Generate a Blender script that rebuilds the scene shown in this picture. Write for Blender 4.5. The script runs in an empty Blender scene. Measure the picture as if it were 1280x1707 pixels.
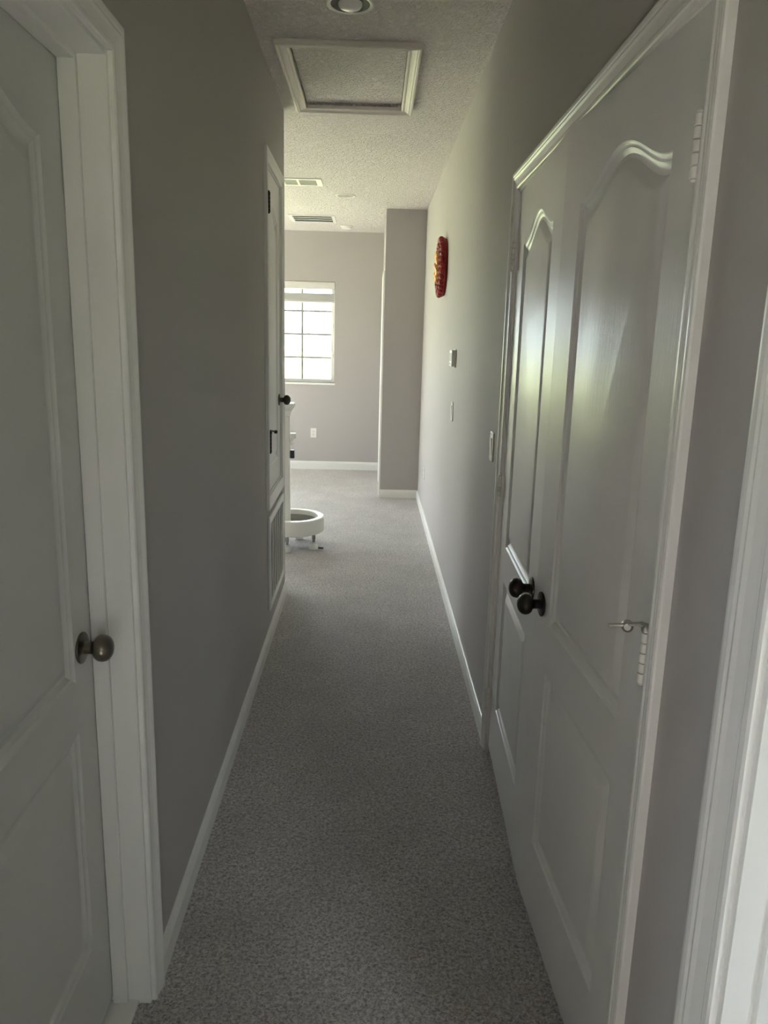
import bpy, bmesh, math
from mathutils import Vector, Matrix

SC = bpy.context.scene
COL = SC.collection
PI = math.pi

# ------------------------------------------------------------------ camera
cam_d = bpy.data.cameras.new('camera')
cam = bpy.data.objects.new('camera', cam_d)
COL.objects.link(cam)
cam_d.sensor_fit = 'HORIZONTAL'
cam_d.sensor_width = 36.0
cam_d.lens = 1281.5 / 1280.0 * 36.0
cam_d.clip_start = 0.02
cam_d.clip_end = 600
Rm = Matrix(((0.9996002718131409, -0.022052508301775024, -0.01769133880448854),
             (-0.01247853392095688, 0.21736289567177583, -0.9760110951092535),
             (0.025368933408375424, 0.97584171793523, 0.21700082662271258)))
cam.matrix_world = Matrix.Translation((0, 0, 1.56)) @ Rm.to_4x4()
SC.camera = cam

# ------------------------------------------------------------------ world and daylight
SC.view_settings.view_transform = 'Standard'
SC.view_settings.look = 'None'
SC.view_settings.gamma = 1.0
SC.view_settings.use_curve_mapping = False
SC.view_settings.exposure = 0.62
SC.cycles.use_denoising = True
SC.cycles.max_bounces = 14
SC.cycles.diffuse_bounces = 10
SC.cycles.glossy_bounces = 5
SC.cycles.transparent_max_bounces = 12
SC.cycles.sample_clamp_indirect = 12.0

world = bpy.data.worlds.new('sky')
SC.world = world
world.use_nodes = True
wn = world.node_tree.nodes
wl = world.node_tree.links
bg = wn['Background']
bg.inputs['Strength'].default_value = 12.0
tc = wn.new('ShaderNodeTexCoord')
sx = wn.new('ShaderNodeSeparateXYZ')
cr = wn.new('ShaderNodeValToRGB')
cr.color_ramp.elements[0].position = 0.0
cr.color_ramp.elements[0].color = (0.40, 0.45, 0.49, 1)
cr.color_ramp.elements[1].position = 0.6
cr.color_ramp.elements[1].color = (0.90, 0.97, 1.0, 1)
cr.color_ramp.elements.new(0.15).color = (0.50, 0.57, 0.64, 1)
wl.new(tc.outputs['Generated'], sx.inputs[0])
wl.new(sx.outputs['Z'], cr.inputs[0])
wl.new(cr.outputs[0], bg.inputs['Color'])

sun_d = bpy.data.lights.new('sun', 'SUN')
sun_d.energy = 110.0
sun_d.angle = 0.02
sun_d.color = (1.0, 0.94, 0.90)
sun = bpy.data.objects.new('sun', sun_d)
COL.objects.link(sun)
sun.rotation_euler = Vector((0.70, 0.12, -0.70)).to_track_quat('-Z', 'Y').to_euler()


def portal(name, loc, direction, w, h):
    d = bpy.data.lights.new(name, 'AREA')
    d.shape = 'RECTANGLE'
    d.size = w
    d.size_y = h
    d.cycles.is_portal = True
    o = bpy.data.objects.new(name, d)
    COL.objects.link(o)
    o.location = loc
    o.rotation_euler = Vector(direction).to_track_quat('-Z', 'Y').to_euler()


# ------------------------------------------------------------------ main dimensions
CEIL = 2.78
XR = 0.476          # right hall wall plane
XL = -0.485         # left hall wall plane at y = 0
LANG = 0.0083       # the left wall runs very slightly outwards
FAR = 9.37
COR = 4.60          # end of left hall wall
XW, XE, YS, YN = -4.4, 3.2, -3.0, FAR


# ------------------------------------------------------------------ materials
def mat(name, color, rough=0.6, metallic=0.0, spec=0.5, bump=None, var=None, coat=0.0):
    """bump: (scale, strength, distance, (sx,sy,sz)); var: (scale, amount)"""
    m = bpy.data.materials.new(name)
    m.use_nodes = True
    nt = m.node_tree
    b = nt.nodes['Principled BSDF']
    b.inputs['Base Color'].default_value = (*color, 1)
    b.inputs['Roughness'].default_value = rough
    b.inputs['Metallic'].default_value = metallic
    b.inputs['Specular IOR Level'].default_value = spec
    if coat:
        b.inputs['Coat Weight'].default_value = coat
        b.inputs['Coat Roughness'].default_value = 0.15
    t = nt.nodes.new('ShaderNodeTexCoord')
    if bump:
        sc, st, dist, ax = bump
        mp = nt.nodes.new('ShaderNodeMapping')
        mp.inputs['Scale'].default_value = ax
        n = nt.nodes.new('ShaderNodeTexNoise')
        n.inputs['Scale'].default_value = sc
        n.inputs['Detail'].default_value = 4
        bp = nt.nodes.new('ShaderNodeBump')
        bp.inputs['Strength'].default_value = st
        bp.inputs['Distance'].default_value = dist
        nt.links.new(t.outputs['Object'], mp.inputs[0])
        nt.links.new(mp.outputs[0], n.inputs['Vector'])
        nt.links.new(n.outputs['Fac'], bp.inputs['Height'])
        nt.links.new(bp.outputs[0], b.inputs['Normal'])
    if var:
        sc, am = var
        n = nt.nodes.new('ShaderNodeTexNoise')
        n.inputs['Scale'].default_value = sc
        n.inputs['Detail'].default_value = 3
        mr = nt.nodes.new('ShaderNodeMapRange')
        mr.inputs['From Min'].default_value = 0.3
        mr.inputs['From Max'].default_value = 0.7
        mr.inputs['To Min'].default_value = 1 - am
        mr.inputs['To Max'].default_value = 1 + am
        mx = nt.nodes.new('ShaderNodeMix')
        mx.data_type = 'RGBA'
        mx.blend_type = 'MULTIPLY'
        mx.inputs[0].default_value = 1.0
        mx.inputs[6].default_value = (*color, 1)
        nt.links.new(t.outputs['Object'], n.inputs['Vector'])
        nt.links.new(n.outputs['Fac'], mr.inputs[0])
        nt.links.new(mr.outputs[0], mx.inputs[7])
        nt.links.new(mx.outputs[2], b.inputs['Base Color'])
    return m


M_WALL = mat('wall_paint', (0.455, 0.438, 0.432), 0.7, spec=0.2, bump=(120, 0.10, 0.0015, (1, 1, 1)))
M_TRIM = mat('trim_gloss_white', (0.81, 0.81, 0.79), 0.28)
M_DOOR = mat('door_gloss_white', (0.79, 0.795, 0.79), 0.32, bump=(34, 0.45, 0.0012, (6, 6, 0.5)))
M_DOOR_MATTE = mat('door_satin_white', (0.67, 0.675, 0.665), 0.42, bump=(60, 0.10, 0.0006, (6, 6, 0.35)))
M_HINGE_W = mat('painted_hinge', (0.80, 0.79, 0.75), 0.35)
M_BRONZE = mat('oiled_bronze', (0.060, 0.052, 0.042), 0.30, metallic=0.85)
M_PEWTER = mat('antique_pewter', (0.20, 0.18, 0.145), 0.30, metallic=0.95)
M_STEEL = mat('brushed_steel', (0.45, 0.44, 0.41), 0.3, metallic=1.0)
M_PLASTIC = mat('white_plastic', (0.82, 0.81, 0.77), 0.4)
M_GREYPL = mat('grey_plastic', (0.42, 0.42, 0.42), 0.5)
M_HATCH = mat('hatch_trim_paint', (0.74, 0.70, 0.65), 0.5)
M_DARK = mat('dark_void', (0.02, 0.02, 0.02), 0.8)
M_BAFFLE = mat('black_baffle', (0.035, 0.035, 0.033), 0.6)
M_BULB = mat('frosted_bulb', (0.95, 0.94, 0.92), 0.25)
M_MUNTIN = mat('grid_vinyl_shade', (0.33, 0.33, 0.31), 0.5)  # grid is white vinyl; the grey paints its backlit shade
M_TUB_SHADE = mat('tub_shade_grey', (0.30, 0.30, 0.28), 0.6)
M_VINYL = mat('window_vinyl', (0.85, 0.85, 0.83), 0.4)
M_BLIND = mat('blind_vinyl', (0.70, 0.69, 0.67), 0.45)
M_BLINDS = mat('blind_slats', (0.48, 0.48, 0.47), 0.5)
M_RED = mat('red_foam', (0.27, 0.004, 0.007), 0.45, var=(60, 0.3))
M_GOLD = mat('gold_foil', (0.55, 0.27, 0.08), 0.35, metallic=0.6)
M_SLAT = mat('vent_slat_grey', (0.30, 0.30, 0.29), 0.5)
M_STAND = mat('white_shell', (0.80, 0.80, 0.76), 0.30)
M_BLACK = mat('black_plastic', (0.02, 0.02, 0.02), 0.35)
M_RUBBER = mat('dark_rubber', (0.05, 0.05, 0.05), 0.7)
M_LAWN = mat('lawn_grass', (0.155, 0.175, 0.078), 0.9, spec=0.1, var=(0.15, 0.3))


def carpet_mat():
    m = bpy.data.materials.new('cut_pile_carpet')
    m.use_nodes = True
    nt = m.node_tree
    b = nt.nodes['Principled BSDF']
    b.inputs['Roughness'].default_value = 0.6
    b.inputs['Specular IOR Level'].default_value = 0.5
    b.inputs['Sheen Weight'].default_value = 0.8
    b.inputs['Sheen Roughness'].default_value = 0.5
    t = nt.nodes.new('ShaderNodeTexCoord')
    n1 = nt.nodes.new('ShaderNodeTexNoise'); n1.inputs['Scale'].default_value = 115; n1.inputs['Detail'].default_value = 5
    n1.inputs['Roughness'].default_value = 0.65; n1.inputs['Distortion'].default_value = 0.8
    n2 = nt.nodes.new('ShaderNodeTexNoise'); n2.inputs['Scale'].default_value = 4.0; n2.inputs['Detail'].default_value = 3
    r = nt.nodes.new('ShaderNodeValToRGB')
    r.color_ramp.elements[0].position = 0.38; r.color_ramp.elements[0].color = (0.19, 0.165, 0.16, 1)
    r.color_ramp.elements[1].position = 0.60; r.color_ramp.elements[1].color = (0.90, 0.835, 0.83, 1)
    r2 = nt.nodes.new('ShaderNodeMapRange')
    r2.inputs['From Min'].default_value = 0.3; r2.inputs['From Max'].default_value = 0.7
    r2.inputs['To Min'].default_value = 0.88; r2.inputs['To Max'].default_value = 1.1
    mx = nt.nodes.new('ShaderNodeMix'); mx.data_type = 'RGBA'; mx.blend_type = 'MULTIPLY'; mx.inputs[0].default_value = 1
    bp = nt.nodes.new('ShaderNodeBump'); bp.inputs['Strength'].default_value = 1.0; bp.inputs['Distance'].default_value = 0.02
    for n in (n1, n2):
        nt.links.new(t.outputs['Object'], n.inputs['Vector'])
    nt.links.new(n1.outputs['Fac'], r.inputs[0])
    nt.links.new(n2.outputs['Fac'], r2.inputs[0])
    nt.links.new(r.outputs[0], mx.inputs[6]); nt.links.new(r2.outputs[0], mx.inputs[7])
    nt.links.new(mx.outputs[2], b.inputs['Base Color'])
    nt.links.new(n1.outputs['Fac'], bp.inputs['Height'])
    nt.links.new(bp.outputs[0], b.inputs['Normal'])
    return m


def knockdown_mat():
    m = bpy.data.materials.new('knockdown_ceiling')
    m.use_nodes = True
    nt = m.node_tree
    b = nt.nodes['Principled BSDF']
    b.inputs['Base Color'].default_value = (0.87, 0.83, 0.80, 1)
    b.inputs['Roughness'].default_value = 0.75
    b.inputs['Specular IOR Level'].default_value = 0.3
    t = nt.nodes.new('ShaderNodeTexCoord')
    n1 = nt.nodes.new('ShaderNodeTexNoise'); n1.inputs['Scale'].default_value = 42; n1.inputs['Detail'].default_value = 3
    n1.inputs['Distortion'].default_value = 1.2
    r = nt.nodes.new('ShaderNodeValToRGB')
    r.color_ramp.elements[0].position = 0.42; r.color_ramp.elements[0].color = (0, 0, 0, 1)
    r.color_ramp.elements[1].position = 0.58; r.color_ramp.elements[1].color = (1, 1, 1, 1)
    bp = nt.nodes.new('ShaderNodeBump'); bp.inputs['Strength'].default_value = 1.0; bp.inputs['Distance'].default_value = 0.014
    nt.links.new(t.outputs['Object'], n1.inputs['Vector'])
    nt.links.new(n1.outputs['Fac'], r.inputs[0])
    nt.links.new(r.outputs[0], bp.inputs['Height'])
    nt.links.new(bp.outputs[0], b.inputs['Normal'])
    return m


def glass_mat():
    m = bpy.data.materials.new('clear_pane')
    m.use_nodes = True
    nt = m.node_tree
    nt.nodes.clear()
    o = nt.nodes.new('ShaderNodeOutputMaterial')
    tr = nt.nodes.new('ShaderNodeBsdfTransparent')
    tr.inputs[0].default_value = (0.97, 0.98, 0.97, 1)
    gl = nt.nodes.new('ShaderNodeBsdfGlossy')
    gl.inputs['Roughness'].default_value = 0.02
    fr = nt.nodes.new('ShaderNodeFresnel')
    fr.inputs['IOR'].default_value = 1.3
    mx = nt.nodes.new('ShaderNodeMixShader')
    nt.links.new(fr.outputs[0], mx.inputs[0])
    nt.links.new(tr.outputs[0], mx.inputs[1])
    nt.links.new(gl.outputs[0], mx.inputs[2])
    nt.links.new(mx.outputs[0], o.inputs[0])
    return m


M_CARPET = carpet_mat()
M_CEIL = knockdown_mat()
M_GLASS = glass_mat()


# ------------------------------------------------------------------ helpers
def box(bm, x0, x1, y0, y1, z0, z1):
    v = [bm.verts.new((x, y, z)) for x in (x0, x1) for y in (y0, y1) for z in (z0, z1)]
    for f in ((0, 1, 3, 2), (4, 6, 7, 5), (0, 4, 5, 1), (2, 3, 7, 6), (0, 2, 6, 4), (1, 5, 7, 3)):
        bm.faces.new([v[i] for i in f])


def boxes(*bs):
    bm = bmesh.new()
    for b in bs:
        box(bm, *b)
    return bm


def lathe(bm, prof, origin, axis, seg=32, cap=True):
    """prof: list of (distance along axis, radius)"""
    a = Vector(axis).normalized()
    q = Vector((0, 0, 1)).rotation_difference(a)
    rings = []
    for h, r in prof:
        if r < 1e-6:
            rings.append([bm.verts.new(Vector(origin) + q @ Vector((0, 0, h)))])
        else:
            rings.append([bm.verts.new(Vector(origin) + q @ Vector((r * math.cos(2 * PI * k / seg), r * math.sin(2 * PI * k / seg), h))) for k in range(seg)])
    for A, B in zip(rings, rings[1:]):
        if len(A) == 1 and len(B) == 1:
            continue
        for k in range(seg):
            k2 = (k + 1) % seg
            if len(A) == 1:
                bm.faces.new((A[0], B[k], B[k2]))
            elif len(B) == 1:
                bm.faces.new((A[k], B[0], A[k2]))
            else:
                bm.faces.new((A[k], B[k], B[k2], A[k2]))
    if cap:
        if len(rings[0]) > 1: bm.faces.new(rings[0])
        if len(rings[-1]) > 1: bm.faces.new(rings[-1])


def tube(bm, pts, r, seg=10):
    pts = [Vector(p) for p in pts]
    rings = []
    for i, p in enumerate(pts):
        d = (pts[min(i + 1, len(pts) - 1)] - pts[max(i - 1, 0)]).normalized()
        q = Vector((0, 0, 1)).rotation_difference(d)
        rings.append([bm.verts.new(p + q @ Vector((r * math.cos(2 * PI * k / seg), r * math.sin(2 * PI * k / seg), 0))) for k in range(seg)])
    for A, B in zip(rings, rings[1:]):
        for k in range(seg):
            k2 = (k + 1) % seg
            bm.faces.new((A[k], B[k], B[k2], A[k2]))
    bm.faces.new(rings[0]); bm.faces.new(rings[-1])


def obj(name, bm, m, parent=None, smooth=None, bevel=0.0, loc=None, rz=0.0):
    bmesh.ops.recalc_face_normals(bm, faces=bm.faces[:])
    me = bpy.data.meshes.new(name)
    bm.to_mesh(me)
    bm.free()
    me.materials.append(m)
    o = bpy.data.objects.new(name, me)
    COL.objects.link(o)
    if smooth is not None:
        for p in me.polygons:
            p.use_smooth = True
        me.set_sharp_from_angle(angle=math.radians(smooth))
    if bevel:
        bv = o.modifiers.new('bevel', 'BEVEL')
        bv.width = bevel; bv.segments = 2; bv.limit_method = 'ANGLE'
    if parent: o.parent = parent
    if loc is not None: o.location = loc
    if rz: o.rotation_euler = (0, 0, rz)
    return o


def empty(name, loc=(0, 0, 0), rz=0.0):
    o = bpy.data.objects.new(name, None)
    COL.objects.link(o)
    o.location = loc
    o.rotation_euler = (0, 0, rz)
    o.empty_display_size = 0.05
    return o


def tag(o, label, cat, group=None):
    o['label'] = label
    o['category'] = cat
    if group: o['group'] = group
    return o


def struct(o, label=None):
    o['kind'] = 'structure'
    if label: o['label'] = label
    return o


LEFT = dict(loc=(XL, 0, 0), rz=LANG)

# ------------------------------------------------------------------ outside
bm = bmesh.new()
box(bm, -250, 250, YN + 0.3, 350, -3.3, -3.2)
box(bm, -250, 250, -250, YS - 0.3, -3.3, -3.2)
box(bm, XW - 0.4, -2.2, YS - 0.3, 0.1, -3.3, -3.2)
box(bm, -250, XW - 0.4, YS - 0.3, YN + 0.3, -3.3, -3.2)
box(bm, XE + 0.3, 250, YS - 0.3, YN + 0.3, -3.3, -3.2)
lawn = struct(obj('ground', bm, M_LAWN), 'green lawn outside the windows')

# ------------------------------------------------------------------ floor and ceiling
bm = boxes((XW, XE, 0.2, YN + 0.12, -0.12, 0), (-2.1, XE, YS, 0.2, -0.12, 0))
struct(obj('floor', bm, M_CARPET), 'taupe cut pile carpet running the length of the hall')

HX0, HX1, HY0, HY1 = -0.392, 0.122, 3.612, 4.482   # attic hatch opening
bm = boxes((XW, HX0, 0.2, YN + 0.12, CEIL, CEIL + 0.15), (-2.1, HX0, YS, 0.2, CEIL, CEIL + 0.15), (HX1, XE, YS, YN + 0.12, CEIL, CEIL + 0.15),
           (HX0, HX1, YS, HY0, CEIL, CEIL + 0.15), (HX0, HX1, HY1, YN + 0.12, CEIL, CEIL + 0.15),
           (HX0, HX1, HY0, HY1, CEIL + 0.08, CEIL + 0.15))
# cans of the recessed lights are cut by building the lights as shallow trims below the ceiling
struct(obj('ceiling', bm, M_CEIL), 'beige textured ceiling over the hall')

# ------------------------------------------------------------------ walls
# left hall wall, local coords: x towards the hall, y along
T = 0.115
D1A, D1B, D1Z = 0.785, 1.56, 2.068
D2A, D2B, D2Z0, D2Z1 = 3.785, 4.405, 0.775, 2.355
GA, GB, GZ0, GZ1 = 3.80, 4.43, 0.20, 0.655
bm = boxes((-T, 0, 0.22, D1A, 0, CEIL), (-T, 0, D1A, D1B, D1Z, CEIL), (-T, 0, D1B, D2A, 0, CEIL),
           (-T, 0, D2A, D2B, D2Z1, CEIL), (-T, 0, D2B, COR, 0, CEIL), (-T, 0, D2A, D2B, GZ1, D2Z0),
           (-T, 0, D2A, D2B, 0, GZ0), (-T, 0, D2A, GA, GZ0, GZ1))
struct(obj('wall_left', bm, M_WALL, **LEFT), 'shaded grey wall along the left of the hall')
# return of the left wall into the far room, closet box behind grille
bm = boxes((XW, XL - 0.04 - T, COR - T, COR, 0, CEIL), (-1.3, -1.2, 3.5, COR - T, 0, CEIL), (-1.2, XL - T - 0.03, 3.5, 3.6, 0, CEIL))
struct(obj('wall_left_return', bm, M_WALL))
# right hall wall
D3A, D3B, D3Z = 1.195, 2.742, 2.072
D4A, D4B, D4Z = 0.06, 0.853, 2.068
bm = boxes((XR, XR + T, -0.6, D4A, 0, CEIL), (XR, XR + T, D4A, D4B, D4Z, CEIL), (XR, XR + T, D4B, D3A, 0, CEIL),
           (XR, XR + T, D3A, D3B, D3Z, CEIL), (XR, XR + T, D3B, 7.7, 0, CEIL))
struct(obj('wall_right', bm, M_WALL), 'grey wall along the right of the hall')
bm = boxes((XR + T, XE, 1.02, 1.1, 0, CEIL), (1.2, 1.28, 1.1, 2.9, 0, CEIL), (XR + T, 1.2, 2.82, 2.9, 0, CEIL))
struct(obj('wall_closet', bm, M_WALL))
# block at the far right with a doorway in its left face
PX, PY = 0.091, 7.70
D5A, D5B, D5Z = 7.84, 8.60, 2.175
bm = boxes((PX + 0.1, XE, PY, PY + 0.1, 0, CEIL), (PX, PX + 0.1, PY, D5A, 0, CEIL), (PX, PX + 0.1, D5A, D5B, D5Z, CEIL), (PX, PX + 0.1, D5B, FAR, 0, CEIL))
struct(obj('wall_far_right', bm, M_WALL), 'grey block of wall closing the right end of the hall')

# far wall with two windows
W1 = (-1.56, -0.472, 1.05, 2.222)
W2 = (-3.3, -1.72, 0.40, 2.222)
bm = boxes((XW, W2[0], FAR, FAR + .12, 0, CEIL), (W2[1], W1[0], FAR, FAR + .12, 0, CEIL), (W1[1], XE, FAR, FAR + .12, 0, CEIL),
           (W1[0], W1[1], FAR, FAR + .12, 0, W1[2]), (W1[0], W1[1], FAR, FAR + .12, W1[3], CEIL),
           (W2[0], W2[1], FAR, FAR + .12, 0, W2[2]), (W2[0], W2[1], FAR, FAR + .12, W2[3], CEIL))
struct(obj('wall_far', bm, M_WALL), 'pale grey far wall with the gridded window')
W5 = (7.3, 9.2, 0.12, 2.4)  # unseen west window added to brighten the far room
bm = boxes((XW - 0.12, XW, 0.2, W5[0], 0, CEIL), (XW - 0.12, XW, W5[1], YN + 0.12, 0, CEIL), (XW - 0.12, XW, W5[0], W5[1], 0, W5[2]), (XW - 0.12, XW, W5[0], W5[1], W5[3], CEIL))
struct(obj('wall_west', bm, M_WALL))
# walls behind and beside the camera, with unseen windows added for their light
W3 = (0.5, 1.0, 1.0, 1.9)
W6 = (-2.0, -0.7, 1.2, 2.2)  # unseen window added to light the near casing edge
bm = boxes((-2.1, W3[0], YS - .12, YS, 0, CEIL), (W3[1], 1.25, YS - .12, YS, 0, CEIL), (W3[0], W3[1], YS - .12, YS, 0, W3[2]), (W3[0], W3[1], YS - .12, YS, W3[3], CEIL),
           (XW, XL - T + 0.02, 0.22, 0.32, 0, CEIL),
           (-2.1, -2.0, YS, W6[0], 0, CEIL), (-2.1, -2.0, W6[1], 0.22, 0, CEIL), (-2.1, -2.0, W6[0], W6[1], 0, W6[2]), (-2.1, -2.0, W6[0], W6[1], W6[3], CEIL))
struct(obj('wall_rear', bm, M_WALL))
W4 = (1.3, 2.1, 0.7, 2.25)  # unseen window added to brighten the doorway jamb
bm = boxes((XE, XE + .12, YS - .12, YN + .12, 0, CEIL), (1.15, 1.25, YS, -1.6, 0, CEIL), (1.25, W4[0], -1.7, -1.6, 0, CEIL), (W4[1], XE, -1.7, -1.6, 0, CEIL),
           (W4[0], W4[1], -1.7, -1.6, 0, W4[2]), (W4[0], W4[1], -1.7, -1.6, W4[3], CEIL))
struct(obj('wall_east', bm, M_WALL))

portal('portal_far', ((W1[0] + W1[1]) / 2, FAR + .13, (W1[2] + W1[3]) / 2), (0, -1, 0), W1[1] - W1[0], W1[3] - W1[2])
portal('portal_far_wide', ((W2[0] + W2[1]) / 2, FAR + .13, (W2[2] + W2[3]) / 2), (0, -1, 0), W2[1] - W2[0], W2[3] - W2[2])
portal('portal_rear', ((W3[0] + W3[1]) / 2, YS - .13, (W3[2] + W3[3]) / 2), (0, 1, 0), W3[1] - W3[0], W3[3] - W3[2])
portal('portal_side', ((W4[0] + W4[1]) / 2, -1.75, (W4[2] + W4[3]) / 2), (0, 1, 0), W4[1] - W4[0], W4[3] - W4[2])

portal('portal_left', (-2.13, (W6[0] + W6[1]) / 2, (W6[2] + W6[3]) / 2), (1, 0, 0), W6[1] - W6[0], W6[3] - W6[2])
portal('portal_west', (XW - .13, (W5[0] + W5[1]) / 2, (W5[2] + W5[3]) / 2), (1, 0, 0), W5[1] - W5[0], W5[3] - W5[2])

# ------------------------------------------------------------------ casings and baseboards
CAS = [(0, 0), (0, .009), (.003, .0115), (.010, .012), (.014, .0095), (.019, .0105), (.030, .0135), (.036, .0165),
       (.040, .0155), (.044, .0175), (.050, .018), (.055, .0165), (.057, .013), (.057, 0)]


def casing(bm, s0, s1, z0, z1, sign, closed=False, scale=1.0):
    """trim round an opening; sign: direction of the room along x"""
    rings = []
    for w, t in CAS:
        w *= scale
        if closed:
            pts = [(s0 - w, z0 - w), (s0 - w, z1 + w), (s1 + w, z1 + w), (s1 + w, z0 - w)]
        else:
            pts = [(s0 - w, z0), (s0 - w, z1 + w), (s1 + w, z1 + w), (s1 + w, z0)]
        rings.append([bm.verts.new((sign * t, s, z)) for s, z in pts])
    n = len(rings)
    segs = [(0, 1), (1, 2), (2, 3)] + ([(3, 0)] if closed else [])
    for i in range(n):
        A, B = rings[i], rings[(i + 1) % n]
        for a, b in segs:
            bm.faces.new((A[a], A[b], B[b], B[a]))
    if not closed:
        bm.faces.new([r[0] for r in rings]); bm.faces.new([r[3] for r in rings])


BASE = [(0, 0), (.013, 0), (.013, .058), (.0115, .062), (.0125, .066), (.009, .074), (.007, .080), (.004, .083), (0, .083)]


def baseboard(bm, p0, p1, nrm, sc=1.0):
    p0, p1, nrm = Vector((*p0, 0)), Vector((*p1, 0)), Vector((*nrm, 0)).normalized()
    A = [bm.verts.new(p0 + nrm * t + Vector((0, 0, z * sc))) for t, z in BASE]
    B = [bm.verts.new(p1 + nrm * t + Vector((0, 0, z * sc))) for t, z in BASE]
    n = len(A)
    for i in range(n):
        j = (i + 1) % n
        bm.faces.new((A[i], A[j], B[j], B[i]))
    bm.faces.new(A); bm.faces.new(B)


bm = bmesh.new()
baseboard(bm, (0, D1B + .058), (0, COR + .013), (1, 0))
baseboard(bm, (.013, COR), (-.3, COR), (0, 1))
baseboard(bm, (0, .22), (0, D1A - .058), (1, 0))
struct(obj('baseboard_left', bm, M_TRIM, **LEFT), 'white baseboard along the left wall')
bm = bmesh.new()
baseboard(bm, (XR, D3B + .058), (XR, PY), (-1, 0))
baseboard(bm, (XR, D4B + .09), (XR, D3A - .058), (-1, 0))
struct(obj('baseboard_right', bm, M_TRIM), 'white baseboard along the right wall')
bm = bmesh.new()
baseboard(bm, (PX, PY), (XR - .013, PY), (0, -1))
struct(obj('baseboard_far_right', bm, M_TRIM))
bm = bmesh.new()
baseboard(bm, (XW, FAR), (PX - .013, FAR), (0, -1), 1.2)
struct(obj('baseboard_far', bm, M_TRIM))


# ------------------------------------------------------------------ panelled door leaf
def leaf_bm(W, H, nx, dy, u0, u1, lz0, lz1, uz0, uz1, arch, thick=.035, two=True, N=28):
    """front face at x=0 facing nx; hinge edge at y=0, leaf runs along dy*y."""
    bm = bmesh.new()
    prof = [(0, 0), (.003, -.003), (.008, -.0055), (.012, -.006), (.0155, -.009), (.022, -.0115), (.030, -.0115), (.049, -.003), (.053, -.002)]
    V = lambda u, n, z: bm.verts.new((nx * n, dy * u, z))

    def ring(d, n, z0, z1, A):
        a, b = u0 + d, u1 - d
        pts = [(a, z0 + d), (b, z0 + d)]
        for k in range(N + 1):
            t = 1 - k / N
            pts.append((a + (b - a) * t, z1 - d + A * .5 * (1 - math.cos(2 * PI * t))))
        return pts
    panels = []
    for z0, z1, A in ([(lz0, lz1, 0)] if two else []) + [(uz0, uz1, arch)]:
        rings = []
        for d, n in prof:
            rings.append([V(u, n, z) for u, z in ring(d, n, z0, z1, A)])
        for P, Q in zip(rings, rings[1:]):
            m = len(P)
            for i in range(m):
                j = (i + 1) % m
                bm.faces.new((P[i], P[j], Q[j], Q[i]))
        R = rings[-1]
        bm.faces.new(R)
        panels.append(ring(0, 0, z0, z1, A))
    # rails and stiles as columns
    cols = [p[0] for p in panels[-1][2:]][::-1]     # u positions ascending
    uptop = {round(p[0], 5): p[1] for p in panels[-1][2:]}
    lev = [0] + ([lz0, lz1] if two else []) + [uz0, uz1, H]
    for a, b in ((0, u0), (u1, W)):
        for p, q in zip(lev, lev[1:]):
            bm.faces.new((V(a, 0, p), V(b, 0, p), V(b, 0, q), V(a, 0, q)))
    for a, b in zip(cols, cols[1:]):
        spans = [(0, 0, lz0, lz0), (lz1, lz1, uz0, uz0)] if two else [(0, 0, uz0, uz0)]
        spans.append((uptop[round(a, 5)], uptop[round(b, 5)], H, H))
        for p, q, r, s in spans:
            bm.faces.new((V(a, 0, p), V(b, 0, q), V(b, 0, s), V(a, 0, r)))
    bmesh.ops.remove_doubles(bm, verts=bm.verts[:], dist=1e-5)
    # edges and back
    be = [e for e in bm.edges if e.is_boundary]
    ex = bmesh.ops.extrude_edge_only(bm, edges=be)['geom']
    for v in ex:
        if isinstance(v, bmesh.types.BMVert):
            v.co.x = -nx * thick
    bmesh.ops.holes_fill(bm, edges=[e for e in bm.edges if e.is_boundary], sides=0)
    return bm


KNOB = [(0, .031), (.002, .0325), (.005, .032), (.007, .027), (.008, .014), (.010, .0125), (.022, .0125), (.026, .014), (.029, .017),
        (.031, .0225), (.036, .0262), (.042, .0278), (.048, .0276), (.054, .0255), (.059, .0215), (.063, .0155), (.0655, .008), (.066, 0)]


def knob(parent, m, y, z, nx, lock=False):
    bm = bmesh.new()
    lathe(bm, [p for p in KNOB[:7]], (0, y, z), (nx, 0, 0), 40)
    ros = obj('knob_rosette', bm, m, parent, smooth=35)
    bm = bmesh.new()
    lathe(bm, KNOB[6:], (0, y, z), (nx, 0, 0), 40)
    obj('door_knob', bm, m, parent, smooth=50)


def hinge(parent, m, y, z, nx, dy, L=.09, off=.0062):
    """knuckle standing at the hinge edge of a leaf, plates either side"""
    bm = bmesh.new()
    k = L / 5
    for i in range(5):
        lathe(bm, [(0, .0062), (.0008, .0075), (k - .0016, .0075), (k - .0008, .0062)], (nx * off, y, z + i * k), (0, 0, 1), 16)
    lathe(bm, [(0, .004), (.003, .0058), (.006, .004)], (nx * off, y, z - .005), (0, 0, 1), 14)
    lathe(bm, [(0, .004), (.003, .0058), (.006, .004)], (nx * off, y, z + L - .001), (0, 0, 1), 14)
    x0, x1 = sorted((nx * -.001, nx * .0022))
    y0, y1 = sorted((y, y + dy * .016))
    box(bm, x0, x1, y0, y1, z, z + L)
    x0, x1 = sorted((0, nx * off))
    box(bm, x0, x1, y - .0012, y + .0012, z, z + L)
    return obj('hinge', bm, m, parent, smooth=40)


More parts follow.
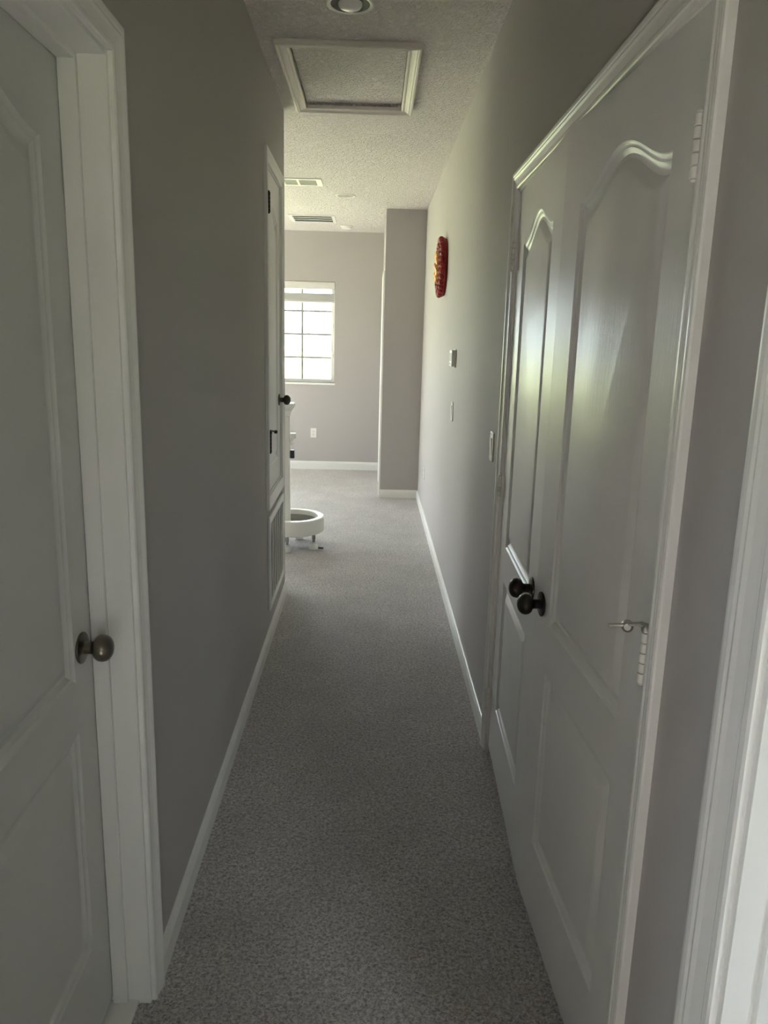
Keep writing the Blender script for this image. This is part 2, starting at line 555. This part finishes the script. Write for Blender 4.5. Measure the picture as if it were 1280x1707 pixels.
def jamb(bm, s0, s1, z1, sign, depth=T, t=.018, z0=0.0, stop=None, closed=False):
    """lining of an opening just inside it; sign = room direction, goes into the wall"""
    def B(a, b, c, d, e, f):
        box(bm, min(a, b), max(a, b), c, d, e, f)
    B(0, -sign * depth, s0, s0 + t, z0, z1)
    B(0, -sign * depth, s1 - t, s1, z0, z1)
    B(0, -sign * depth, s0 + t, s1 - t, z1 - t, z1)
    if closed: B(0, -sign * depth, s0 + t, s1 - t, z0, z0 + t)
    if stop:
        a, w = stop
        B(-sign * a, -sign * (a + w), s0 + t, s0 + t + .011, z0, z1 - t)
        B(-sign * a, -sign * (a + w), s1 - t - .011, s1 - t, z0, z1 - t)
        B(-sign * a, -sign * (a + w), s0 + t + .011, s1 - t - .011, z1 - t - .011, z1 - t)


# ---- door_1: near left door, set back in its frame
d1 = struct(empty('door_1', (XL, 0, 0), LANG), 'white two panel door with pewter knob, recessed in the left wall nearest the camera')
bm = bmesh.new(); casing(bm, D1A + .004, D1B - .004, 0, D1Z - .004, 1); obj('casing', bm, M_TRIM, d1)
bm = bmesh.new(); jamb(bm, D1A, D1B, D1Z, 1, depth=.13, t=.014, stop=(.052, .034)); obj('jamb', bm, M_TRIM, d1, bevel=.0015)
LW = D1B - D1A - .034
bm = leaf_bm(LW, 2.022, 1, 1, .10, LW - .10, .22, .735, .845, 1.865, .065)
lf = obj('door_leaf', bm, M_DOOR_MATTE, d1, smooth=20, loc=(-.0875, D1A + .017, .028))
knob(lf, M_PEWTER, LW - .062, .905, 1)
bm = boxes((-.125, -.028, D1A + .014, D1B - .014, 0, .012)); obj('threshold', bm, M_TRIM, d1, bevel=.003)

# ---- door_2: air handler closet door, raised above its return grille
d2 = struct(empty('door_2', (XL, 0, 0), LANG), 'tall white closet door raised above the return grille at the end of the left wall')
bm = bmesh.new(); casing(bm, D2A + .004, D2B - .004, D2Z0 + .004, D2Z1 - .004, 1, closed=True); obj('casing', bm, M_TRIM, d2)
bm = bmesh.new(); jamb(bm, D2A, D2B, D2Z1, 1, t=.012, z0=D2Z0, closed=True); obj('jamb', bm, M_TRIM, d2)
W2_ = D2B - D2A - .030
bm = leaf_bm(W2_, D2Z1 - D2Z0 - .03, 1, 1, .11, W2_ - .11, .1, .2, .12, 1.36, .05, two=False)
lf = obj('door_leaf', bm, M_DOOR, d2, smooth=20, loc=(-.004, D2A + .015, D2Z0 + .015))
knob(lf, M_BRONZE, W2_ - .055, 1.225 - D2Z0 - .015, 1)
hinge(lf, M_BRONZE, -.004, 2.115 - D2Z0, 1, 1, off=.018)
hg = hinge(lf, M_BRONZE, -.004, .99 - D2Z0, 1, 1, off=.018)
bm = bmesh.new()
tube(bm, [(.018, -.004, 1.095 - D2Z0), (.016, .012, 1.098 - D2Z0), (.026, .04, 1.092 - D2Z0), (.034, .075, 1.085 - D2Z0)], .0045)
lathe(bm, [(0, .008), (.012, .009), (.016, .006)], (.030, .06, 1.086 - D2Z0), (.9, .2, 0), 14)
lathe(bm, [(0, .009), (.014, .009), (.018, .005)], (.018, -.004, 1.081 - D2Z0), (0, 0, 1), 14)
obj('hinge_stop', bm, M_BRONZE, hg, smooth=40)

# ---- door_3: pair of arch panelled closet doors, both slightly ajar
d3 = struct(empty('door_3', (XR, 0, 0)), 'pair of glossy white arch panelled closet doors on the right, slightly ajar')
bm = bmesh.new(); casing(bm, D3A + .004, D3B - .004, 0, D3Z - .004, -1); obj('casing', bm, M_TRIM, d3)
bm = bmesh.new(); jamb(bm, D3A, D3B, D3Z, -1, t=.014); obj('jamb', bm, M_TRIM, d3)
PW = .757
pan = (.132, PW - .132, .215, .710, .834, 1.845, .068)
bm = leaf_bm(PW, 2.030, -1, 1, *pan)
la = obj('door_leaf', bm, M_DOOR, d3, smooth=20, loc=(.0085, D3A + .014, .030), rz=.044)
la['label'] = 'nearer leaf, hinged towards the camera'
knob(la, M_BRONZE, PW - .062, .870, -1)
for z in (1.775, .975, .12):
    h = hinge(la, M_HINGE_W, 0.0, z, -1, 1, off=.0185)
    if z == .975:
        bm = bmesh.new()
        zz = z + .098
        tube(bm, [(-.018, -.003, zz), (-.030, .006, zz + .004), (-.05, .018, zz - .002), (-.075, .022, zz - .004)], .0032)
        tube(bm, [(-.018, -.003, zz + .006), (-.03, -.004, zz + .010), (-.045, .012, zz + .002)], .0025)
        lathe(bm, [(0, .006), (.004, .010), (.012, .0105), (.016, .006)], (-.046, .012, zz - .004), (.3, .9, -.1), 16)
        lathe(bm, [(0, .0085), (.006, .0085), (.012, .004)], (-.0185, 0, zz - .006), (0, 0, 1), 16)
        obj('hinge_stop', bm, M_STEEL, h, smooth=40)
bm = leaf_bm(PW, 2.030, -1, -1, *pan)
lb = obj('door_leaf', bm, M_DOOR, d3, smooth=20, loc=(.0045, D3B - .014, .030), rz=-.037)
lb['label'] = 'farther leaf, hinged away from the camera'
knob(lb, M_BRONZE, -(PW - .062), .870, -1)
for z in (1.775, .975, .15):
    hinge(lb, M_HINGE_W, 0.0, z, -1, -1, off=.0165)

# ---- door_4: open doorway at the right edge
d4 = struct(empty('door_4', (XR, 0, 0)), 'brightly lit white door frame at the right edge')
bm = bmesh.new(); casing(bm, D4A + .004, D4B - .004, 0, D4Z - .004, -1, scale=1.5); obj('casing', bm, M_TRIM, d4)
bm = bmesh.new(); jamb(bm, D4A, D4B, D4Z, -1, depth=.125, t=.016, stop=(.040, .045)); obj('jamb', bm, M_TRIM, d4, bevel=.0012)

# ---- door_5: doorway in the left face of the far block
d5 = struct(empty('door_5', (PX, 0, 0)), 'white framed door in the side of the far wall block')
bm = bmesh.new(); casing(bm, D5A + .004, D5B - .004, 0, D5Z - .004, -1); obj('casing', bm, M_TRIM, d5)
bm = bmesh.new(); jamb(bm, D5A, D5B, D5Z, -1, depth=.1, t=.014); obj('jamb', bm, M_TRIM, d5)
bm = leaf_bm(.72, 2.13, -1, 1, .12, .60, .2, .7, .84, 1.9, .06)
obj('door_leaf', bm, M_DOOR, d5, smooth=20, loc=(.02, D5A + .018, .02))


# ------------------------------------------------------------------ windows
def window(name, W, y, outn, label, cols, zs, axis='x'):
    """gridded window in a wall; W=(a0,a1,z0,z1), glass set 8 cm outwards"""
    e = struct(empty(name), label)
    a0, a1, z0, z1 = W
    yg = y + outn * .075

    def bb(bm, p0, p1, n0, n1, q0, q1):
        n0, n1 = sorted((n0, n1))
        if axis == 'x': box(bm, p0, p1, n0, n1, q0, q1)
        else: box(bm, n0, n1, p0, p1, q0, q1)
    bm = bmesh.new()
    fw = .042
    A, B_ = yg, yg + outn * .045
    bb(bm, a0, a0 + fw, A, B_, z0, z1); bb(bm, a1 - fw, a1, A, B_, z0, z1)
    bb(bm, a0 + fw, a1 - fw, A, B_, z0, z0 + fw); bb(bm, a0 + fw, a1 - fw, A, B_, z1 - fw, z1)
    obj('window_frame', bm, M_VINYL, e, bevel=.003)
    bm = bmesh.new()
    for c in cols: bb(bm, c - .013, c + .013, yg + outn * .018, yg + outn * .030, z0 + fw, z1 - fw)
    for z in zs: bb(bm, a0 + fw, a1 - fw, yg + outn * .019, yg + outn * .029, z - .011, z + .011)
    obj('muntin_grid', bm, M_MUNTIN, e)
    bm = bmesh.new(); bb(bm, a0 + fw, a1 - fw, yg + outn * .031, yg + outn * .035, z0 + fw, z1 - fw); obj('window_pane', bm, M_GLASS, e)
    bm = bmesh.new(); bb(bm, a0 - .012, a1 + .012, y - outn * .022, yg, z0 - .022, z0); obj('window_sill', bm, M_TRIM, e, bevel=.004)
    return e


window('window_1', W1, FAR, 1, 'bright gridded window in the far wall', (-.862, -1.21), (1.345, 1.617, 1.886))
window('window_2', W2, FAR, 1, None, (-2.2, -2.6), (.85, 1.2, 1.55, 1.886))
window('unseen_window_3', W3, YS, -1, None, (.75,), (1.55,))
window('unseen_window_4', W4, -1.6, -1, None, (1.7,), (1.55,))
window('unseen_window_6', W6, -2.0, -1, None, (-1.28,), (1.55,), axis='y')
window('unseen_window_5', W5, XW, -1, None, (8.25,), (1.3,), axis='y')

# blind drawn up at the top of the far window
b = tag(empty('window_blind', (0, FAR, 0)), 'white slatted blind drawn up at the top of the gridded window', 'blind')
bm = boxes((W1[0] + .004, W1[1] - .002, -.006, .05, 2.135, 2.215)); obj('valance', bm, M_BLIND, b, bevel=.004)
bm = bmesh.new()
for i in range(9):
    z = 2.002 + i * .0095
    box(bm, W1[0] + .012, W1[1] - .012, .008, .058, z, z + .0092)
obj('slat_stack', bm, M_BLINDS, b)
bm = boxes((W1[0] + .01, W1[1] - .010, .008, .060, 1.984, 2.000)); obj('bottom_rail', bm, M_BLIND, b, bevel=.003)
bm = bmesh.new()
tube(bm, [(W1[1] - .02, .02, 2.13), (W1[1] - .019, .018, 1.75), (W1[1] - .016, .012, 1.35)], .003, 6)
lathe(bm, [(0, .004), (.01, .011), (.045, .013), (.06, .004)], (W1[1] - .018, .014, 1.69), (0, 0, 1), 10)
lathe(bm, [(0, .004), (.01, .011), (.04, .013), (.055, .004)], (W1[1] - .016, .012, 1.345), (0, 0, 1), 10)
obj('pull_cord', bm, M_PLASTIC, b, smooth=40)

# ------------------------------------------------------------------ ceiling fittings
# attic hatch
e = tag(empty('attic_hatch', ((HX0 + HX1) / 2, (HY0 + HY1) / 2, CEIL)), 'framed attic access hatch in the hall ceiling', 'hatch')
hw, hl = (HX1 - HX0) / 2, (HY1 - HY0) / 2
bm = bmesh.new()
rings = []
for w, t in CAS:
    w = w * 1.06 - .004
    rings.append([bm.verts.new((sx_ * (hw + w), sy_ * (hl + w), -t * 1.5)) for sx_, sy_ in ((-1, -1), (1, -1), (1, 1), (-1, 1))])
for i in range(len(rings)):
    A, B_ = rings[i], rings[(i + 1) % len(rings)]
    for a in range(4):
        c = (a + 1) % 4
        bm.faces.new((A[a], A[c], B_[c], B_[a]))
obj('hatch_frame', bm, M_HATCH, e)
bm = boxes((-hw + .006, hw - .006, -hl + .004, hl - .012, .012, .03)); obj('hatch_panel', bm, M_CEIL, e)


def ring_xy(bm, prof, c, seg=48):
    lathe(bm, prof, c, (0, 0, -1), seg, cap=False)


def recessed(name, x, y, r, label, eyeball):
    e = tag(empty(name, (x, y, CEIL)), label, 'ceiling light', 'recessed ceiling lights')
    bm = bmesh.new()
    lathe(bm, [(0, r), (.003, r), (.006, r * .97), (.007, r * .92), (.006, r * .86), (.0045, r * .80)], (0, 0, 0), (0, 0, -1), 56, cap=False)
    obj('trim_ring', bm, M_PLASTIC, e, smooth=40)
    bm = bmesh.new()
    if eyeball:
        lathe(bm, [(.0045, r * .80), (.0035, r * .70), (.002, r * .60), (.001, r * .52), (.0008, 0)], (0, 0, 0), (0, 0, -1), 56, cap=False)
        obj('baffle', bm, M_BAFFLE, e, smooth=40)
        bm = bmesh.new()
        lathe(bm, [(.001, r * .50), (.008, r * .49), (.016, r * .42), (.021, r * .30), (.024, r * .15), (.0245, 0)], (0, 0, 0), (0, 0, -1), 48, cap=False)
        obj('bulb', bm, M_BULB, e, smooth=50)
    else:
        lathe(bm, [(.0045, r * .80), (.003, r * .72), (.0015, r * .5), (.001, 0)], (0, 0, 0), (0, 0, -1), 56, cap=False)
        obj('baffle', bm, M_SLAT, e, smooth=40)


recessed('recessed_light', -.116, 3.195, .092, 'round recessed light with black baffle and white bulb, cut by the top of the picture', True)
recessed('recessed_light', -.275, 7.09, .088, 'small plain recessed light farther down the ceiling between the two vents', False)

# supply register with two visible louvre banks
e = tag(empty('supply_vent', (-.75, 6.54, CEIL)), 'white ceiling supply register with grey louvre banks, nearer than the slotted return vent', 'vent')
bm = bmesh.new()
L, Wd = .31, .135
box(bm, -L, L, -Wd, -Wd + .028, -.008, 0); box(bm, -L, L, Wd - .028, Wd, -.008, 0)
for x0, x1 in ((-L, -L + .03), (L - .045, L), (-.012, .012), (-.14, -.12), (.11, .13)):
    box(bm, x0, x1, -Wd + .028, Wd - .028, -.008, 0)
obj('vent_frame', bm, M_PLASTIC, e, bevel=.002)
for k, (x0, x1) in enumerate(((-L + .03, -.14), (-.12, -.012), (.012, .11), (.13, L - .045))):
    bm = bmesh.new()
    for i in range(9):
        y = -Wd + .034 + i * (2 * Wd - .068) / 8.5
        box(bm, x0 + .001, x1 - .001, y, y + .014, -.006, -.003)
    box(bm, x0 + .001, x1 - .001, -Wd + .028, Wd - .028, -.002, -.0005)
    obj('louvre_bank', bm, M_SLAT, e)
# return vent with dark slots
e = tag(empty('return_vent', (-.66, 8.43, CEIL)), 'ceiling return vent with three dark slots, nearest the far wall', 'vent')
L, Wd = .235, .235
bm = bmesh.new()
box(bm, -L, L, -Wd, -Wd + .03, -.01, 0); box(bm, -L, L, Wd - .045, Wd, -.01, 0)
box(bm, -L, -L + .035, -Wd + .03, Wd - .045, -.01, 0); box(bm, L - .035, L, -Wd + .03, Wd - .045, -.01, 0)
obj('vent_frame', bm, M_PLASTIC, e, bevel=.002)
bm = boxes((-L + .036, L - .036, -Wd + .031, Wd - .046, -.002, -.0005)); obj('vent_shade_sheet', bm, M_DARK, e)  # flat black sheet standing in for the shade inside the slots
for i in (0, 1):
    y = -Wd + .03 + (i + 1) * .13 - .018
    bm = boxes((-L + .036, L - .036, y, y + .022, -.009, -.003)); obj('vent_bar', bm, M_PLASTIC, e)
# smoke detector
e = tag(empty('smoke_detector', (-.33, 8.93, CEIL)), 'round white smoke detector on the ceiling by the far wall', 'smoke detector')
bm = bmesh.new(); lathe(bm, [(0, .07), (.010, .07), (.013, .066)], (0, 0, 0), (0, 0, -1), 40); obj('detector_base', bm, M_PLASTIC, e, smooth=40)
bm = bmesh.new(); lathe(bm, [(.0132, .058), (.024, .056), (.032, .045), (.034, 0)], (0, 0, 0), (0, 0, -1), 40); obj('detector_cap', bm, M_PLASTIC, e, smooth=40)


# ------------------------------------------------------------------ wall fittings on the right wall
def plate(name, x, y, z, nx, ny, label, cat, kind, group):
    """cover plate 70 x 115 mm, facing (nx, ny)"""
    ang = math.atan2(ny, nx)
    e = tag(empty(name, (x, y, z), ang), label, cat, group)
    bm = boxes((0, .0065, -.035, .035, -.0575, .0575)); obj('cover_plate', bm, M_PLASTIC, e, bevel=.003)
    if kind == 'switch':
        bm = bmesh.new()
        vs = [(.0066, -.0165, -.033), (.0066, .0165, -.033), (.0066, .0165, .033), (.0066, -.0165, .033), (.0085, -.0165, -.033), (.0085, .0165, -.033), (.0115, .0165, .033), (.0115, -.0165, .033)]
        v = [bm.verts.new(p) for p in vs]
        for f in ((0, 1, 2, 3), (4, 5, 6, 7), (0, 1, 5, 4), (1, 2, 6, 5), (2, 3, 7, 6), (3, 0, 4, 7)): bm.faces.new([v[i] for i in f])
        obj('rocker', bm, M_PLASTIC, e, bevel=.001)
    else:
        for zz in (-.0195, .0195):
            bm = bmesh.new(); box(bm, .0066, .0085, -.0155, .0155, zz - .014, zz + .014)
            r = obj('receptacle', bm, M_PLASTIC, e, bevel=.004)
            bm = boxes((.0086, .0089, -.008, -.0055, zz - .004, zz + .006), (.0086, .0089, .0055, .008, zz - .004, zz + .006), (.0086, .0089, -.002, .002, zz - .011, zz - .007))
            obj('slot', bm, M_DARK, r)
    for zz in (-.048, .048):
        bm = bmesh.new(); lathe(bm, [(.0065, .0035), (.0078, .003)], (0, 0, zz), (1, 0, 0), 10); obj('screw', bm, M_HINGE_W, e)
    return e


plate('light_switch', XR, 4.59, 1.163, -1, 0, 'white wall switch below the thermostat on the right wall', 'light switch', 'switch', 'wall switches')
plate('light_switch', XR, 3.01, 1.165, -1, 0, 'white wall switch beside the closet door frame', 'light switch', 'switch', 'wall switches')
plate('wall_outlet', XR, 6.83, .416, -1, 0, 'white outlet low on the right wall near its far end', 'outlet', 'outlet', 'wall outlets')
plate('wall_outlet', -.715, FAR, .446, 0, -1, 'white outlet on the far wall under the window', 'outlet', 'outlet', 'wall outlets')

e = tag(empty('thermostat', (XR, 4.58, 1.472)), 'small white thermostat on the right wall beyond the closet doors', 'thermostat')
bm = boxes((-.008, 0, -.066, .066, -.052, .052)); obj('back_plate', bm, M_PLASTIC, e, bevel=.003)
bm = boxes((-.028, -.0082, -.060, .060, -.047, .047)); obj('housing', bm, M_PLASTIC, e, bevel=.005)
bm = boxes((-.0295, -.0283, -.036, .036, -.016, .030)); obj('display', bm, M_GREYPL, e)
bm = boxes((-.030, -.0283, -.03, -.01, -.036, -.026), (-.030, -.0283, .01, .03, -.036, -.026)); obj('button', bm, M_GREYPL, e)

# red ornament
e = tag(empty('wall_ornament', (XR, 5.50, 2.062)), 'round red and gold hanging ornament high on the right wall', 'ornament')
bm = bmesh.new()
lathe(bm, [(0, .185), (.018, .195), (.030, .192), (.040, .178), (.045, .15), (.046, 0)], (0, 0, 0), (-1, 0, 0), 48)
obj('foam_disc', bm, M_RED, e, smooth=50)
bm = bmesh.new()
for k in range(30):
    a = 2 * PI * k / 30
    bmesh.ops.create_uvsphere(bm, u_segments=10, v_segments=6, radius=.0205, matrix=Matrix.Translation((-.036, .182 * math.cos(a), .182 * math.sin(a))))
for k in range(22):
    a = 2 * PI * k / 22
    bmesh.ops.create_uvsphere(bm, u_segments=10, v_segments=6, radius=.017, matrix=Matrix.Translation((-.046, .142 * math.cos(a), .142 * math.sin(a))))
obj('bead_rim', bm, M_RED, e, smooth=60)
bm = bmesh.new()
for k in range(8):
    a = 2 * PI * k / 8
    for rr, sz in ((.085, .026), (.045, .02)):
        bmesh.ops.create_uvsphere(bm, u_segments=10, v_segments=6, radius=sz, matrix=Matrix.Translation((-.05, rr * math.cos(a + rr * 3), rr * math.sin(a + rr * 3))))
lathe(bm, [(.044, .03), (.066, .026), (.074, .012), (.075, 0)], (0, 0, 0), (-1, 0, 0), 24)
obj('gold_emblem', bm, M_GOLD, e, smooth=60)

# ------------------------------------------------------------------ return grille low on the left wall
e = tag(empty('return_grille', (XL, 0, 0), LANG), 'white slatted return air grille set low in the left wall', 'grille')
bm = bmesh.new()
a, b_, c, d = GA, GB, GZ0, GZ1
box(bm, 0, .012, a - .02, a + .022, c - .022, d + .022); box(bm, 0, .012, b_ - .022, b_ + .02, c - .022, d + .022)
box(bm, 0, .012, a + .022, b_ - .022, c - .022, c + .02); box(bm, 0, .012, a + .022, b_ - .022, d - .02, d + .022)
obj('grille_frame', bm, M_TRIM, e, bevel=.003)
bm = bmesh.new()
n = 24
for i in range(n):
    z = c + .022 + (d - c - .044) * i / n
    v = [bm.verts.new(p) for p in ((.008, a + .022, z + .008), (.008, b_ - .022, z + .008), (-.010, b_ - .022, z + .001), (-.010, a + .022, z + .001),
                                   (.008, a + .022, z + .0095), (.008, b_ - .022, z + .0095), (-.010, b_ - .022, z + .0025), (-.010, a + .022, z + .0025))]
    for f in ((0, 1, 2, 3), (4, 5, 6, 7), (0, 1, 5, 4), (1, 2, 6, 5), (2, 3, 7, 6), (3, 0, 4, 7)): bm.faces.new([v[j] for j in f])
obj('louvre_slats', bm, M_TRIM, e)
bm = boxes((-.05, -.03, a + .003, b_ - .003, c + .003, d - .003)); obj('filter', bm, M_DARK, e)  # dark panel added behind the slats as the shade between them
for i in range(5):
    y = a + (b_ - a) * (i + 1) / 6
    bm = boxes((.0082, .0125, y - .007, y + .007, c + .02, d - .02)); obj('grille_bar', bm, M_TRIM, e)
for y in (a - .008, b_ + .008):
    for z in (c + .05, d - .05):
        bm = bmesh.new(); lathe(bm, [(.012, .004), (.0135, .003)], (0, y, z), (1, 0, 0), 10); obj('screw', bm, M_HINGE_W, e)

# ------------------------------------------------------------------ white round stand beyond the corner
e = tag(empty('round_stand', (-.60, 5.76, 0)), 'white ring shaped stand on short feet with an upright post, beyond the left corner', 'stand')
bm = bmesh.new()
R = .245
lathe(bm, [(.125, .205), (.123, R - .008), (.130, R), (.232, R), (.240, R - .006), (.241, R - .040), (.236, R - .047), (.150, R - .050), (.135, R - .050), (.125, R - .045), (.125, .205)], (0, 0, 0), (0, 0, 1), 72, cap=False)
obj('ring_tub', bm, M_STAND, e, smooth=35)
bm = bmesh.new(); lathe(bm, [(.128, 0), (.128, R - .054), (.205, R - .0515), (.205, R - .0535), (.131, R - .057), (.131, 0)], (0, 0, 0), (0, 0, 1), 60, cap=False); obj('inner_shade_lining', bm, M_TUB_SHADE, e, smooth=35)  # grey lining added; its tone stands for the shade inside the ring
for k, ang in enumerate((-95, -30, 80, 165)):
    a = math.radians(ang)
    px, py = .20 * math.cos(a), .20 * math.sin(a)
    bm = bmesh.new(); lathe(bm, [(.002, .034), (.030, .036), (.048, .031), (.055, .018)], (px, py, 0), (0, 0, 1), 24)
    ft = obj('foot', bm, M_STAND, e, smooth=40)
    bm = bmesh.new(); lathe(bm, [(.0552, .013), (.075, .010), (.085, .016), (.126, .013)], (px, py, 0), (0, 0, 1), 18); obj('foot_stem', bm, M_STEEL, ft, smooth=40)
fx, fy = .20 * math.cos(math.radians(-30)), .20 * math.sin(math.radians(-30))
for p, q, m in (((fx - .036, fy - .005, .010), (fx - .11, fy + .01, .006), M_STAND), ((fx + .036, fy, .012), (fx + .075, fy + .005, .008), M_RUBBER)):
    bm = bmesh.new()
    tube(bm, [p, q], .006, 8)
    obj('floor_strut', bm, m, e, smooth=60)
# post inside the ring with flared caps
bm = bmesh.new()
px, py = -.035, -.125
def sq(bm, prof, cx, cy):
    rs = []
    for z, h in prof:
        rs.append([bm.verts.new((cx + i * h, cy + j * h, z)) for i, j in ((-1, -1), (1, -1), (1, 1), (-1, 1))])
    for A, B_ in zip(rs, rs[1:]):
        for k in range(4): bm.faces.new((A[k], A[(k + 1) % 4], B_[(k + 1) % 4], B_[k]))
    bm.faces.new(rs[0]); bm.faces.new(rs[-1])
sq(bm, [(.147, .040), (.20, .040), (.22, .034), (1.01, .030)], px, py)
post = obj('upright_post', bm, M_STAND, e, bevel=.006)
bm = bmesh.new(); sq(bm, [(1.0101, .034), (1.05, .044), (1.075, .062), (1.095, .066), (1.105, .060)], px, py)
obj('post_cap', bm, M_STAND, post, bevel=.004)
bm = boxes((px + .0345, px + .075, py - .03, py + .03, .845, .885), (px + .0345, px + .055, py - .02, py + .02, .80, .8449)); obj('side_ledge', bm, M_STAND, post, bevel=.005)
bm = boxes((px + .0345, px + .066, py - .02, py + .02, .70, .76)); obj('clip_box', bm, M_BLACK, post, bevel=.004)
